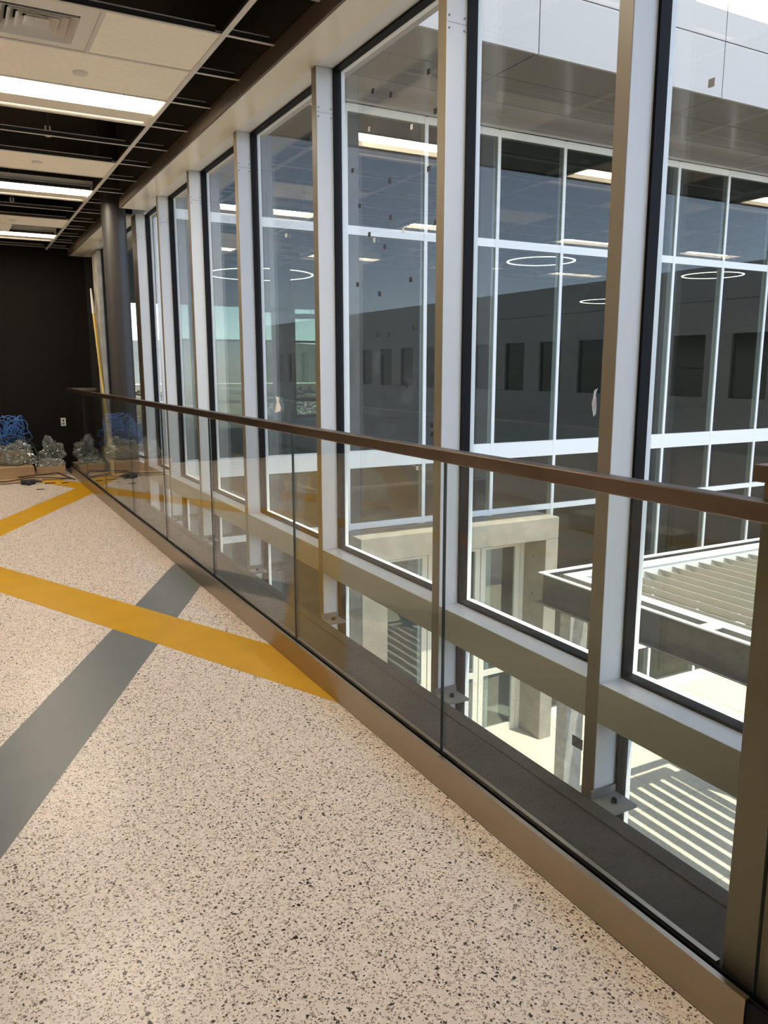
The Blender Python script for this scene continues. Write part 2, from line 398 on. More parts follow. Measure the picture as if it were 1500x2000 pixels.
# louvred air diffuser in its own panel
dx0, dx1, dy0, dy1 = 0.235, 0.828, PY0+0.004, PY0+PY-0.004
df = thing('air_diffuser', (0.53, 4.74, ZC), 'white square louvred air diffuser set in the ceiling, upper left corner', 'air vent')
cxd, cyd = 0.555, 4.765
h0 = 0.192
fr = MB()
for xa, xb, ya, yb in ((dx0, cxd-h0, dy0, dy1), (cxd+h0, dx1, dy0, dy1), (cxd-h0, cxd+h0, dy0, cyd-h0), (cxd-h0, cxd+h0, cyd+h0, dy1)):
    fr.box((xa, xb), (ya, yb), (ZC+0.0045, ZC+0.018))
fr.obj('face_panel', M_DIFF, df)
MB().box((cxd-h0, cxd+h0), (cyd-h0, cyd+h0), (ZC+0.085, ZC+0.09)).obj('neck', M_BLACK, df)
for i in range(4):
    a = 0.186 - i*0.042; b = a - 0.040; zl, zh = ZC - 0.004 + 0.004*i, ZC + 0.050
    vs = []
    for (h, z) in ((a, zl), (b, zh)):
        vs += [(cxd-h, cyd-h, z), (cxd+h, cyd-h, z), (cxd+h, cyd+h, z), (cxd-h, cyd+h, z)]
    for (h, z) in ((a-0.003, zl), (b-0.003, zh)):
        vs += [(cxd-h, cyd-h, z), (cxd+h, cyd-h, z), (cxd+h, cyd+h, z), (cxd-h, cyd+h, z)]
    fs = []
    for j in range(4):
        q = (j+1) % 4
        fs += [(j, q, 4+q, 4+j), (8+j, 12+j, 12+q, 8+q), (j, 8+j, 8+q, q), (4+j, 4+q, 12+q, 12+j)]
    MB().add(vs, fs).obj('vane', M_DIFF, df)
MB().add([(cxd-.022, cyd-.022, ZC+.045), (cxd+.022, cyd-.022, ZC+.045), (cxd+.022, cyd+.022, ZC+.045), (cxd-.022, cyd+.022, ZC+.045), (cxd, cyd, ZC+.012)],
         [(0, 4, 1), (1, 4, 2), (2, 4, 3), (3, 4, 0), (0, 1, 2, 3)]).obj('centre_cone', M_DIFF, df)

# recessed troffers
TD = 0.085
def troffer(x0, y0, label, group):
    x1, y1 = x0 + 1.22 - 0.032, y0 + PY - 0.022
    x0 += 0.0
    t = thing('troffer_light', ((x0+x1)/2, (y0+y1)/2, ZC), label, 'ceiling light', group)
    return t, x0, x1, y0, y1
tro_src = None
def make_troffer(k, xm, label, group='recessed ceiling lights'):
    global tro_src
    y0, y1 = PY0 + PY*k + 0.011, PY0 + PY*(k+1) - 0.011
    x0, x1 = xm - 1.22 + 0.016, xm - 0.016
    c = Vector(((x0+x1)/2, (y0+y1)/2, ZC))
    t = thing('troffer_light', c, label, 'ceiling light', group)
    if tro_src is None:
        w = 0.006
        m = MB()
        m.box((x0, x0+w), (y0, y1), (ZC+.004, ZC+TD)).box((x1-w, x1), (y0, y1), (ZC+.004, ZC+TD))
        m.box((x0+w, x1-w), (y0, y0+w), (ZC+.004, ZC+TD)).box((x0+w, x1-w), (y1-w, y1), (ZC+.004, ZC+TD))
        m.box((x0, x1), (y0, y1), (ZC+TD, ZC+TD+0.006))
        h = m.obj('housing', M_TROF, t)
        L_ = y1 - y0
        ln = MB().box((x0+w+.02, x1-w-.02), (y0+w, y0+0.60*L_), (ZC+0.05, ZC+0.055)).obj('lens', M_LENS, t)
        el = MB().box((x0+w+.02, x1-w-.02), (y0+0.94*L_, y0+0.985*L_), (ZC+0.012, ZC+0.016)).obj('edge_lens', M_EDGE, t)
        rf = MB().box((x0+w, x1-w), (y0+0.60*L_, y0+0.94*L_), (ZC+0.012, ZC+0.06)).obj('reflector', M_TROF, t)
        tro_src = (h, ln, rf, el, c)
    else:
        for s in tro_src[:4]: again(s, WL[s] - tro_src[4] + c, t)
    return t
make_troffer(2, 1.45, 'lit recessed ceiling light nearest the camera, below the plain ceiling tile')
make_troffer(7, 1.45, 'lit recessed ceiling light, second of three in the ceiling at left')
make_troffer(12, 1.45, 'lit recessed ceiling light farthest away, above the dark end wall')
HID = 'lit recessed ceiling light out of frame, mirrored in the window glass'
for xm in (1.45, -0.99, -3.43, -5.87):
    for k in (-8, -3, 2, 7, 12):
        if xm == 1.45 and k > 0 or xm < 1 and k < 0: continue
        make_troffer(k, xm, HID, 'ceiling lights mirrored in the windows')

# sprinkler drops hanging in the open cells
for (x, y, lab) in ((0.86, 7.13, 'small sprinkler drop with tag hanging in the nearer open ceiling cell'),
                    (0.80, 10.2, 'small sprinkler drop with tag hanging in the farther open ceiling cell')):
    t = thing('sprinkler_drop', (x, y, ZC+0.06), lab, 'sprinkler')
    MB().cyl((x, y, ZC+0.10), (x, y, 4.25), 0.012, 8).obj('pipe', M_TEEW, t)
    MB().box((x-0.022, x+0.022), (y-0.004, y+0.004), (ZC+0.10, ZC+0.14)).obj('tag', M_STICKW, t)
    MB().cyl((x, y, ZC+0.06), (x, y, ZC+0.10), 0.022, 10, 0.014).obj('head', M_TEE, t)

# ------------------------------------------------------------------ header over the windows
for nm, ya, yb in (('trim_3', -4, 9.0), ('trim_4', 9.40, 13.08)):
    h = struct(nm, (1.85, (ya+yb)/2, HEAD))
    box('soffit_panel', (1.752, XF), (ya, yb), (HEAD, HEAD+0.02), M_SOFF, h)
    box('fascia', (1.735, 1.752), (ya, yb), (HEAD-0.002, 3.314), M_FASCIA, h)
    box('bulkhead', (1.745, 1.752), (ya, yb), (3.314, 4.25), M_DECK, h)
    box('head_mullion', (XF, XB), (ya, yb), (HEAD+0.001, ZC+0.004), M_WHITE, h)

# ------------------------------------------------------------------ window wall
col_lab = {4: 'white window mullion nearest the camera, right of the leftover plastic scrap',
           5: 'white window mullion with bolted splice near its top, second from the camera',
           6: 'white window mullion left of the pane dotted with small stickers',
           7: 'white window mullion, fourth from the camera, right of the pane with ring lights',
           8: 'white window mullion, fifth from the camera',
           9: 'white window mullion, sixth from the camera, second right of the round column',
           10: 'wide white and brown window mullion, its brown part darkened with painted shade, standing just right of the dark round column'}
bolt_src = None
for i, y in enumerate(COLY):
    w = COLW if i != 10 else 0.25
    lab = col_lab.get(i, 'white window mullion out of frame' + (' beyond the round column' if i == 11 else ' behind the camera'))
    if 4 <= i <= 10: t = thing('window_mullion', ((XF+XB)/2, y+w/2, -1.05), lab, 'mullion', 'white mullions of the window wall')
    else: t = struct('trim_%d' % (10+i), ((XF+XB)/2, y+w/2, -1.05))
    if i == 10:
        box('body', (XF, XB), (y, y+COLW), (-1.05, HEAD), M_WHITE, t, bevel=0.002)
        box('brown_shaded_panel', (XF+0.002, XB), (y+COLW, y+w), (-1.05, HEAD), M_FASCIA, t)  # dark brown jamb, the dim light on it put into the colour
    else:
        box('body', (XF, XB), (y, y+w), (-1.05, HEAD), M_WHITE, t, bevel=0.002)
    box('face_shade_plate', (XF-0.002, XF+0.0005), (y+0.001, y+COLW-0.001), (-1.04, HEAD-0.001), M_MULSHADE, t)  # thin plate added to hold the painted shade of the room-facing side
    if 4 <= i <= 10:
        box('splice_joint', (XF+0.002, XB-0.001), (y-0.0004, y+0.001), (2.9745, 2.9765), M_BOLT, t)
        for bx in (XF+0.012, XB-0.016):
            for bz in (2.952, 3.0):
                if bolt_src is None:
                    bolt_src = MB().cyl((bx, y+0.001, bz), (bx, y-0.004, bz), 0.0042, 10).obj('bolt', M_BOLT, t)
                else:
                    again(bolt_src, (bx, y-0.0015, bz), t)
    # exterior pressure cap
    box('exterior_cap', (2.102, 2.124), (y-0.010, y+w+0.010), (-1.05, HEAD), M_CAP, t)

wlab = 0
PANES = {}
for i in range(len(COLY)):
    y0 = COLY[i] + (COLW if i != 10 else 0.25)
    y1 = COLY[i+1] if i + 1 < len(COLY) else 12.15
    wlab += 1
    wdw = struct('window_%d' % wlab, (2.0, (y0+y1)/2, -1.05))
    box('transom', (XF, XB), (y0, y1), (SILL0, SILL1), M_SILL, wdw, bevel=0.002)
    box('face_shade_plate', (XF-0.002, XF+0.0005), (y0, y1), (SILL0+0.001, SILL1-0.001), M_TRANSHADE, wdw)  # thin plate holding the transom's painted shade
    box('bottom_rail', (XF+0.02, XB), (y0, y1), (-1.05, -0.95), M_WHITE, wdw)
    gk = MB()
    for (za, zb) in ((SILL1, HEAD), (-0.95, SILL0)):
        gk.box((XB-0.002, XG+0.012), (y0, y0+0.012), (za, zb)).box((XB-0.002, XG+0.012), (y1-0.012, y1), (za, zb))
        gk.box((XB-0.002, XG+0.012), (y0+0.012, y1-0.012), (za, za+0.012)).box((XB-0.002, XG+0.012), (y0+0.012, y1-0.012), (zb-0.012, zb))
    gk.obj('gasket', M_BLACK, wdw)
    ec = MB()
    for (za, zb) in ((SILL1-0.05, SILL1+0.012), (SILL0-0.01, SILL0+0.04), (HEAD-0.012, HEAD+0.06)):
        ec.box((2.102, 2.131), (y0+0.010, y1-0.010), (za, zb))
    ec.obj('exterior_cap', M_CAP, wdw)
    pu = box('pane', (XG-0.006, XG+0.006), (y0+0.006, y1-0.006), (SILL1+0.006, HEAD-0.006), M_PANES if i in (5, 6) else M_PANE, wdw)
    pl = box('pane', (XG-0.006, XG+0.006), (y0+0.006, y1-0.006), (-0.944, SILL0-0.006), M_PANED if i in (3, 4) else M_PANE, wdw)
    PANES[i] = (pu, pl)
# stickers left on the panes: (y, z) on the glass
def cam_dir(px, py):
    a = math.radians(YAW); p = math.radians(PITCH)
    f = Vector((math.sin(a)*math.cos(p), math.cos(a)*math.cos(p), -math.sin(p))); r = Vector((math.cos(a), -math.sin(a), 0)); d = f.cross(r)
    return f + r*(px-750)/FPX + d*(py-1000)/FPX
def on_glass(px, py, X):
    d = cam_dir(px, py); t = X/d.x; return d.y*t, CAM_H + d.z*t
XS = XG - 0.0065
st_d = st_w = None
for (px, py, white) in ((838,140,0),(729,178,0),(764,185,0),(851,217,0),(721,252,1),(804,248,1),(689,333,0),(762,353,0),(703,402,0),(763,425,0),(838,330,0),
                 (852,434,0),(722,458,0),(731,469,1),(752,482,0),(788,450,1),(803,546,0),(699,556,0),(742,574,0),(810,640,0),
                 (739,654,0),(761,655,0),(796,753,0),(844,753,0),(844,830,0),(845,848,0),(815,914,1)):
    y, z = on_glass(px, py, XS)
    pane = PANES[5][0]
    if not (COLY[5]+COLW+0.02 < y < COLY[6]-0.02): continue
    if white:
        if st_w is None: st_w = box('sticker', (XS-0.002, XS), (y-0.010, y+0.010), (z-0.012, z+0.012), M_STICKW, pane)
        else: again(st_w, (XS-0.001, y, z), pane)
    else:
        if st_d is None:
            st_d = box('sticker', (XS-0.004, XS), (y-0.012, y+0.012), (z-0.012, z+0.012), M_STICK, pane)
        else: again(st_d, (XS-0.002, y, z), pane)
y, z = on_glass(1390, 162, XS); box('sticker', (XS-0.002, XS), (y-0.011, y+0.011), (z-0.012, z+0.012), pbr('grey_label', (0.25, 0.25, 0.26), 0.6), PANES[3][0])
y, z = on_glass(559, 460, XS); box('sticker', (XS-0.002, XS), (y-0.016, y+0.016), (z-0.012, z+0.012), M_STICKW, PANES[6][0])
y, z = on_glass(1128, 1450, XS); s_ = box('sticker', (XS-0.002, XS), (y-0.03, y+0.03), (z-0.022, z+0.022), pbr('printed_label', (0.35, 0.35, 0.34), 0.6, vary=0.8, scale=120), PANES[4][1])
# torn paper on the fourth pane and a plastic scrap by the nearest mullion
y, z = on_glass(543, 791, XS)
MB().prism([(-0.030, 0.055), (-0.012, 0.02), (-0.055, -0.060), (0.050, -0.045), (0.060, -0.02), (0.022, 0.02), (0.030, 0.055)], 0, 0.003).obj('x', M_PAPER).data
o = bpy.data.objects['x']; me = o.data; me.name = 'torn_paper'
for v in me.vertices:
    a, b, c = v.co; v.co = (-c, -a, b)
o.name = 'torn_paper'; o.location = (XS - 0.001, y, z); WL[o] = o.location.copy(); prop(o, 'torn white paper scrap stuck on the fourth window pane', 'paper')
y, z = on_glass(1166, 788, 2.03)
pts = [(0, 0.045), (0.003, 0.022), (0.008, 0.0), (0.003, -0.025), (-0.003, -0.045)]
vs = []; fs = []
for j, (a, b) in enumerate(pts):
    vs += [(2.015, y+a, z+b), (2.03, y+a+0.006*math.sin(j*2), z+b+0.008), (2.015, y+a+0.002, z+b), (2.03, y+a+0.002+0.006*math.sin(j*2), z+b+0.008)]
for j in range(len(pts)-1):
    q = 4*j; fs += [(q, q+1, q+5, q+4), (q+2, q+6, q+7, q+3), (q, q+4, q+6, q+2), (q+1, q+3, q+7, q+5)]
fs += [(0, 2, 3, 1), (16, 17, 19, 18)]
prop(MB().add(vs, fs).obj('plastic_scrap', M_PAPER), 'white plastic scrap curling from the far side of the nearest mullion', 'scrap')

# slab brackets beside the mullions
br_lab = {4: 'grey steel slab bracket with bolt at the nearest mullion foot', 5: 'grey steel slab bracket with bolt at the second mullion foot',
          6: 'grey steel slab bracket with bolt at the third mullion foot', 7: 'grey steel slab bracket with bolt at the fourth mullion foot',
          8: 'grey steel slab bracket with bolt at the fifth mullion foot', 9: 'grey steel slab bracket with bolt at the sixth mullion foot'}
for i, lab in br_lab.items():
    y = COLY[i]
    t = thing('slab_bracket', (1.98, y-0.05, -0.012), lab, 'bracket', 'slab brackets at the mullion feet')
    box('plate', (1.926, 2.052), (y-0.115, y-0.002), (-0.012, 0.0), M_BRACK, t)
    box('back_plate', (1.93, 2.05), (y-0.010, y-0.002), (0.0, 0.03), M_BRACK, t)
    MB().cyl((1.99, y-0.062, 0), (1.99, y-0.062, 0.012), 0.012, 6).cyl((1.99, y-0.062, 0.012), (1.99, y-0.062, 0.018), 0.006, 10).obj('bolt', M_BLACK, t)

# ------------------------------------------------------------------ glass guardrail
RY0, RY1 = -2.0, 12.40
gr = thing('glass_guardrail', (1.512, 5.2, 0), 'frameless glass guardrail with bronze handrail and steel base along the floor edge', 'guardrail')
JY = [-1.8, -0.42, 0.979, 2.31, 3.735, 5.22, 6.583, 7.947, 9.519, 10.946, 12.38]
for a, b in zip(JY[:-1], JY[1:]):
    box('glass_panel', (1.506, 1.518), (a+0.006, b-0.006), (0.03, 1.232), M_GUARD, gr)
    if a > 0: box('edge_polish', (1.5055, 1.5185), (a+0.0045, a+0.0065), (0.125, 1.228), pbr('glass_edge', (0.02, 0.03, 0.028), 0.25) if 'glass_edge' not in MATS else MATS['glass_edge'], gr)
box('handrail', (1.488, 1.536), (RY0, 12.42), (1.227, 1.272), M_RAIL, gr, bevel=0.004)
box('handrail_return', (1.536, 1.93), (12.372, 12.42), (1.227, 1.272), M_RAIL, gr, bevel=0.004)
for a, b in ((0.985, 4.640), (4.643, 8.30), (8.303, 12.40)):
    MB().box((1.4825, 1.486), (a, b), (0.002, 0.125)).box((1.486, 1.4995), (a, b), (0.121, 0.125)).obj('cladding', M_STEEL, gr)
box('cladding', (1.5265, 1.5425), (1.10, 12.40), (0.003, 0.123), M_STEEL, gr)
MB().box((1.487, 1.505), (RY0, 12.40), (0.001, 0.112)).box((1.519, 1.526), (RY0, 12.40), (0.001, 0.112)).box((1.505, 1.519), (RY0, 12.4), (0.001, 0.028)).obj('base_shoe', M_BLACK, gr)
MB().box((1.5, 1.5055), (RY0, 12.40), (0.112, 0.117)).box((1.5185, 1.526), (RY0, 12.40), (0.112, 0.117)).obj('glazing_wedge', M_BLACK, gr)

ep = thing('end_post', (1.73, 0.86, 0), 'olive bronze clad end post with overhanging cap at the right edge', 'post')
box('body', (1.5455, 1.90), (0.62, 1.097), (0.0, 1.304), M_POST, ep, bevel=0.003)
box('cap', (1.5435, 1.915), (0.60, 1.124), (1.304, 1.343), M_RAIL, ep, bevel=0.003)

# ------------------------------------------------------------------ round column, pole, outlet
rc = thing('round_column', (1.72, 9.26, 0), 'dark grey round steel column at the far end of the guardrail', 'column')
MB().cyl((1.72, 9.26, 0.03), (1.72, 9.26, 4.25), 0.127, 48, caps=False).obj('shaft', M_COL, rc, smooth=True)
MB().cyl((1.72, 9.26, 0.0), (1.72, 9.26, 0.03), 0.134, 48).obj('base_ring', M_COL, rc)
pl = thing('leaning_pole', (2.0, 11.95, 0), 'yellow broom pole leaning on the concrete pier by the black recess', 'pole')
p0, p1 = Vector((2.0, 11.95, 0.012)), Vector((1.938, 12.37, 2.36))
d_ = (p1-p0).normalized()
MB().cyl(p0, p1, 0.020, 12).obj('handle', M_POLEY, pl, smooth=False)
MB().cyl(p1 - d_*0.02, p1 + d_*0.34, 0.026, 10, 0.012).obj('ferrule', M_PLATE, pl)
ol = thing('wall_outlet', (1.515, FAR-0.006, 0.67), 'pale outlet cover plate low on the dark end wall', 'outlet')
box('cover_plate', (1.478, 1.552), (FAR-0.008, FAR-0.0005), (0.67, 0.795), M_PLATE, ol, bevel=0.002)
for zz in (0.705, 0.755): box('socket', (1.502, 1.528), (FAR-0.0095, FAR-0.008), (zz-0.014, zz+0.014), M_TEEW, ol)

# ------------------------------------------------------------------ construction debris at the far end
def cardboard(x0, x1, y0, y1, z0, z1, lab, rot=0):
    t = thing('cardboard_box', ((x0+x1)/2, (y0+y1)/2, z0), lab, 'cardboard')
    hx, hy, h = (x1-x0)/2, (y1-y0)/2, z1-z0
    cx_, cy_ = (x0+x1)/2, (y0+y1)/2
    m = MB().box((x0, x1), (y0, y1), (z0, z1-0.003)); m.obj('body', M_CARD, t, bevel=0.004)
    MB().box((x0+0.005, x1-0.005), (y0+0.003, cy_-0.003), (z1-0.003, z1)).obj('flap', M_CARD, t)
    MB().box((x0+0.005, x1-0.005), (cy_+0.003, y1-0.003), (z1-0.003, z1)).obj('flap', M_CARD, t)
    t.rotation_euler = (0, 0, rot)
    return t
cardboard(0.05, 0.97, 12.32, 12.80, 0.004, 0.16, 'flat cardboard box at the left edge under the blue cable heap', 0.05)
cardboard(1.03, 1.43, 12.45, 12.95, 0.004, 0.13, 'flat cardboard box beside the guardrail end', -0.06)
cardboard(0.25, 0.98, 12.86, 13.16, 0.004, 0.34, 'taller cardboard box against the dark end wall')
sh = MB()
for (cx_, cy_, w_, d2, r_, nm) in ((0.55, 11.98, 0.95, 0.46, 0.10, 'left'), (1.22, 12.10, 0.34, 0.36, -0.1, 'right')):
    vs = []; fs = []; n = 8
    for lay_ in (0, 1):
        for a in range(n+1):
            for b in range(4):
                u, v = (a/n-0.5)*w_, (b/3-0.5)*d2
                z = 0.006 + 0.015*max(0, noise.noise((u*3+cx_*5, v*3, 1.7))) + 0.004*lay_
                vs.append((cx_+u*math.cos(r_)-v*math.sin(r_), cy_+u*math.sin(r_)+v*math.cos(r_), z))
    N = (n+1)*4
    for a in range(n):
        for b in range(3):
            q = a*4+b; fs += [(q, q+1, q+5, q+4), (N+q, N+q+4, N+q+5, N+q+1)]
    for a in range(n): fs += [(a*4, a*4+4, N+a*4+4, N+a*4), (a*4+3, N+a*4+3, N+a*4+7, a*4+7)]
    for b in range(3): fs += [(b, N+b, N+b+1, b+1), (n*4+b, n*4+b+1, N+n*4+b+1, N+n*4+b)]
    prop(MB().add(vs, fs).obj('cardboard_sheet', M_CARD), 'flattened cardboard sheet lying on the floor, the %s one' % nm, 'cardboard')

def blob(name, c, r, mat, seed, lab, cat, amp=0.35, sub=3, flat=0.0):
    if cat == 'plastic bag': sub = 5
    bm = bmesh.new(); bmesh.ops.create_icosphere(bm, subdivisions=sub, radius=1)
    if cat == 'plastic bag':
        for v in bm.verts:
            p = v.co.copy(); q = p + Vector((seed, seed*2, 0))
            k = 0.72 + 0.5*noise.noise(p*1.3 + Vector((seed, 0, 0))) - 0.30*abs(noise.noise(q*3.1)) - 0.22*abs(noise.noise(q*6.3)) + 0.10*noise.noise(q*13)
            v.co = p*max(k, 0.25)*1.35
    for v in bm.verts:
        p = v.co.copy(); k = 1 if cat == 'plastic bag' else 1 + amp*noise.noise(p*1.6 + Vector((seed, 0, 0))) + amp*0.7*abs(noise.noise(p*4 + Vector((0, seed, 0))))
        v.co = Vector((p.x*r[0]*k, p.y*r[1]*k, p.z*r[2]*k))
        if v.co.z < -r[2]*(0.75): v.co.z = -r[2]*0.75
    me = bpy.data.meshes.new(name); bm.to_mesh(me); bm.free(); me.materials.append(mat)
    o = place(name, me, c); return prop(o, lab, cat)
blob('plastic_bag', (0.80, 12.62, 0.32), (0.26, 0.13, 0.20), M_PLAST, 3.1, 'crumpled clear plastic bag in front of the blue cable heap', 'plastic bag')
blob('plastic_bag', (1.25, 12.72, 0.31), (0.17, 0.13, 0.24), M_PLAST, 8.7, 'clear plastic bag standing beside the outlet plate', 'plastic bag', amp=0.5)
blob('plastic_bag', (0.36, 12.55, 0.30), (0.19, 0.14, 0.18), M_PLAST, 5.3, 'crumpled clear plastic bag at the left edge', 'plastic bag')
blob('plastic_bag', (1.20, 12.50, 0.185), (0.21, 0.07, 0.07), M_PLAST, 1.3, 'low crumpled plastic wrap lying on the flat box by the guardrail', 'plastic bag', amp=0.5)
cb = MB()
for j in range(34):
    a0 = random.uniform(0, 6.28); pts = []
    base = Vector((0.72+random.uniform(-.10, .10), 12.92+random.uniform(-.06, .05), 0.46))
    R0 = random.uniform(0.12, 0.26); hh = random.uniform(0.18, 0.46)
    for s in range(11):
        u = s/10; a = a0 + u*random.uniform(2.2, 3.4)
        pts.append(base + Vector((math.cos(a)*R0*(0.3+u), min(math.sin(a)*R0*0.55*(0.3+u), 0.16), hh*math.sin(u*math.pi)**0.8 - 0.08*u + random.uniform(-.01, .01))))
    cb.tube(pts, 0.0065, 6)
prop(cb.obj('blue_cable_bundle', M_BLUE, smooth=True), 'tangled bundle of blue data cable heaped against the end wall', 'cable')
def cable(pts, r, lab, mat=M_CABLE, n=6):
    P = [Vector(p) for p in pts]; out = []
    for i in range(len(P)-1):
        a, b, c, d = P[max(i-1, 0)], P[i], P[i+1], P[min(i+2, len(P)-1)]
        for s in range(6):
            t = s/6; out.append(0.5*((2*b) + (c-a)*t + (2*a-5*b+4*c-d)*t*t + (3*b-a-3*c+d)*t**3))
    out.append(P[-1]); prop(MB().tube(out, r, n).obj('black_cable', mat, smooth=True), lab, 'cable')
cable([(0.1, 11.95, .008), (0.6, 11.85, .03), (0.9, 12.05, .035), (1.15, 11.9, .035), (1.44, 11.86, .008)], 0.008, 'black cable snaking across the flattened cardboard to the guardrail')
cable([(0.75, 12.22, .03), (1.0, 12.28, .04), (1.18, 12.24, .05), (1.28, 12.30, .05), (1.36, 12.05, .03), (1.45, 11.78, .008)], 0.009, 'black cable looping down in front of the low box')
cable([(0.1, 12.40, .18), (0.5, 12.46, .20), (0.8, 12.4, .18), (0.95, 12.62, .22)], 0.009, 'black cable lying over the flat box at left')
cable([(0.30, 12.72, .46), (0.52, 12.66, .50), (0.74, 12.74, .55), (0.96, 12.70, .50), (1.10, 12.80, .40)], 0.008, 'black cable draped over the plastic bags at the heap')
cable([(0.62, 12.78, .52), (0.80, 12.74, .62), (0.98, 12.78, .50), (1.06, 12.62, .30), (1.02, 12.36, .16)], 0.007, 'thin dark cable falling from the blue heap between the bags')
tb = thing('power_tool', (0.86, 11.62, 0.0), 'black cordless tool lying on the yellow stripe', 'tool')
MB().box((0.74, 0.92), (11.58, 11.67), (0.002, 0.065)).obj('body', M_CABLE, tb, bevel=0.012)
MB().cyl((0.92, 11.625, 0.04), (1.0, 11.60, 0.03), 0.022, 12, 0.012).obj('nose', M_CABLE, tb)
MB().box((0.80, 0.86), (11.48, 11.58), (0.002, 0.05)).obj('grip', M_CABLE, tb, bevel=0.01)
for (x, y, l_, r_, lab) in ((1.10, 11.56, 0.14, 0.1, 'thin dark strip offcut beside the cordless tool'), (1.28, 11.50, 0.10, 0.6, 'small dark scrap between the tool and guardrail'),
                       (0.93, 11.02, 0.10, -0.1, 'small dark scrap alone on the terrazzo in front of the tool')):
    o = MB().prism([(-l_/2, -.012), (l_/2, -.018), (l_/2*0.9, .014), (-l_/2*.8, .020)], 0, 0.008).obj('floor_scrap', M_CABLE)
    o.location = (x, y, 0.0017); o.rotation_euler.z = r_; WL[o] = o.location.copy(); prop(o, lab, 'scrap')

# ------------------------------------------------------------------ courtyard
gd = struct('ground', (10, 5, G))
box('dirt', (2.2, 60), (-70, 3.0), (G-0.3, G-0.02), M_DIRT, gd)
box('dirt', (22.2, 60), (3.0, 12.0), (G-0.3, G-0.02), M_DIRT, gd)
ps = None
for i in range(10):
    for j in range(5):
        x0, y0 = 2.2 + 2.0*i, 3.0 + 1.8*j
        if ps is None: ps = box('paving_slab', (x0+.006, x0+1.994), (y0+.006, y0+1.794), (G-0.2, G), M_PAVE, gd)
        else: again(ps, (x0+1.0, y0+0.9, WL[ps].z), gd)
box('bedding', (2.2, 22.2), (3.0, 12.0), (G-0.3, G-0.012), M_DIRT, gd)

# concrete portal and doors
pt = thing('concrete_portal', (7.8, 11.6, G), 'grey concrete entrance portal around the courtyard doors', 'portal')
box('lintel', (5.70, 9.90), (11.22, 11.93), (-1.62, -1.20), M_CONC, pt, bevel=0.012)
box('pillar', (9.60, 9.90), (11.22, 11.93), (G, -1.62), M_CONC, pt, bevel=0.012)
box('pillar', (5.72, 6.20), (11.22, 11.93), (G, -1.62), M_CONC, pt, bevel=0.012)
for zz in (-2.0, -2.75, -3.5, -4.3):
    MB().cyl((9.599, 11.58, zz), (9.604, 11.58, zz), 0.018, 10).obj('tie_hole', M_BLACK, pt)
M_DFR = pbr('door_frame_cream', (0.70, 0.68, 0.60), 0.4)
DY = 11.86
def leaf(x0, x1, lab):
    t = thing('entrance_door', ((x0+x1)/2, DY+0.03, G), lab, 'door', 'courtyard entrance doors')
    z0, z1 = G+0.001, -1.68
    for a, b in ((x0, x0+0.11), (x1-0.11, x1)): box('stile', (a, b), (DY, DY+0.06), (z0, z1), M_DFR, t)
    for a, b, nm in ((z0, z0+0.16, 'bottom_rail'), (-4.38, -4.27, 'mid_rail'), (z1-0.16, z1, 'top_rail')):
        box(nm, (x0+0.11, x1-0.11), (DY+0.002, DY+0.058), (a, b), M_DFR, t)
    box('pane', (x0+0.11, x1-0.11), (DY+0.026, DY+0.034), (z0+0.16, -4.38), M_DGL, t)
    box('pane', (x0+0.11, x1-0.11), (DY+0.026, DY+0.034), (-4.27, z1-0.16), M_DGL, t)
leaf(6.30, 7.38, 'left cream framed glass door in the concrete portal')
leaf(7.40, 8.56, 'middle cream framed glass door in the concrete portal')
leaf(8.58, 9.50, 'right cream framed glass door beside the thick portal pillar')
fr2 = thing('door_frame', (7.85, DY, G), 'cream metal frame around the three portal doors', 'door frame')
box('jamb', (6.20, 6.295), (DY-0.01, DY+0.07), (G, -1.62), M_DFR, fr2); box('jamb', (9.505, 9.60), (DY-0.01, DY+0.07), (G, -1.62), M_DFR, fr2)
box('head', (6.295, 9.505), (DY-0.01, DY+0.07), (-1.67, -1.62), M_DFR, fr2)

# louvre canopy
cn = thing('louvre_canopy', (9.2, 6.4, G), 'pale steel louvre canopy standing in the sunlit courtyard', 'canopy')
ZT = -1.17; CX0, CX1, CY0, CY1 = 6.81, 11.71, 3.4, 8.10
def channel(x, y, zt, zb, parent, name, out):
    (x0, x1), (y0, y1) = x, y
    m = MB().box((x0, x1), (y0, y1), (zt-0.015, zt)); m.obj(name, M_GALV, parent)
# outer flanges + webs
box('outer_flange', (CX0, CX0+0.07), (CY0, CY1), (ZT-0.015, ZT), M_GALV, cn)
box('outer_flange', (CX1-0.07, CX1), (CY0, CY1), (ZT-0.015, ZT), M_GALV, cn)
box('outer_flange', (CX0+0.07, CX1-0.07), (CY1-0.09, CY1), (ZT-0.015, ZT), M_GALV, cn)
box('outer_flange', (CX0+0.07, CX1-0.07), (CY0, CY0+0.09), (ZT-0.015, ZT), M_GALV, cn)
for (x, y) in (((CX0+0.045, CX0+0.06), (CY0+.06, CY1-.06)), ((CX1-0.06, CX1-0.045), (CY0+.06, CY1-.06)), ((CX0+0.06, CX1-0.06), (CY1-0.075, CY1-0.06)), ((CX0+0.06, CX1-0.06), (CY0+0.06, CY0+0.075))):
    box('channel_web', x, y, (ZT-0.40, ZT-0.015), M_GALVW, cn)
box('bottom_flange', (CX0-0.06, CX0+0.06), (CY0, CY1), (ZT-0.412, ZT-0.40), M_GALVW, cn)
box('bottom_flange', (CX1-0.06, CX1+0.06), (CY0, CY1), (ZT-0.412, ZT-0.40), M_GALVW, cn)
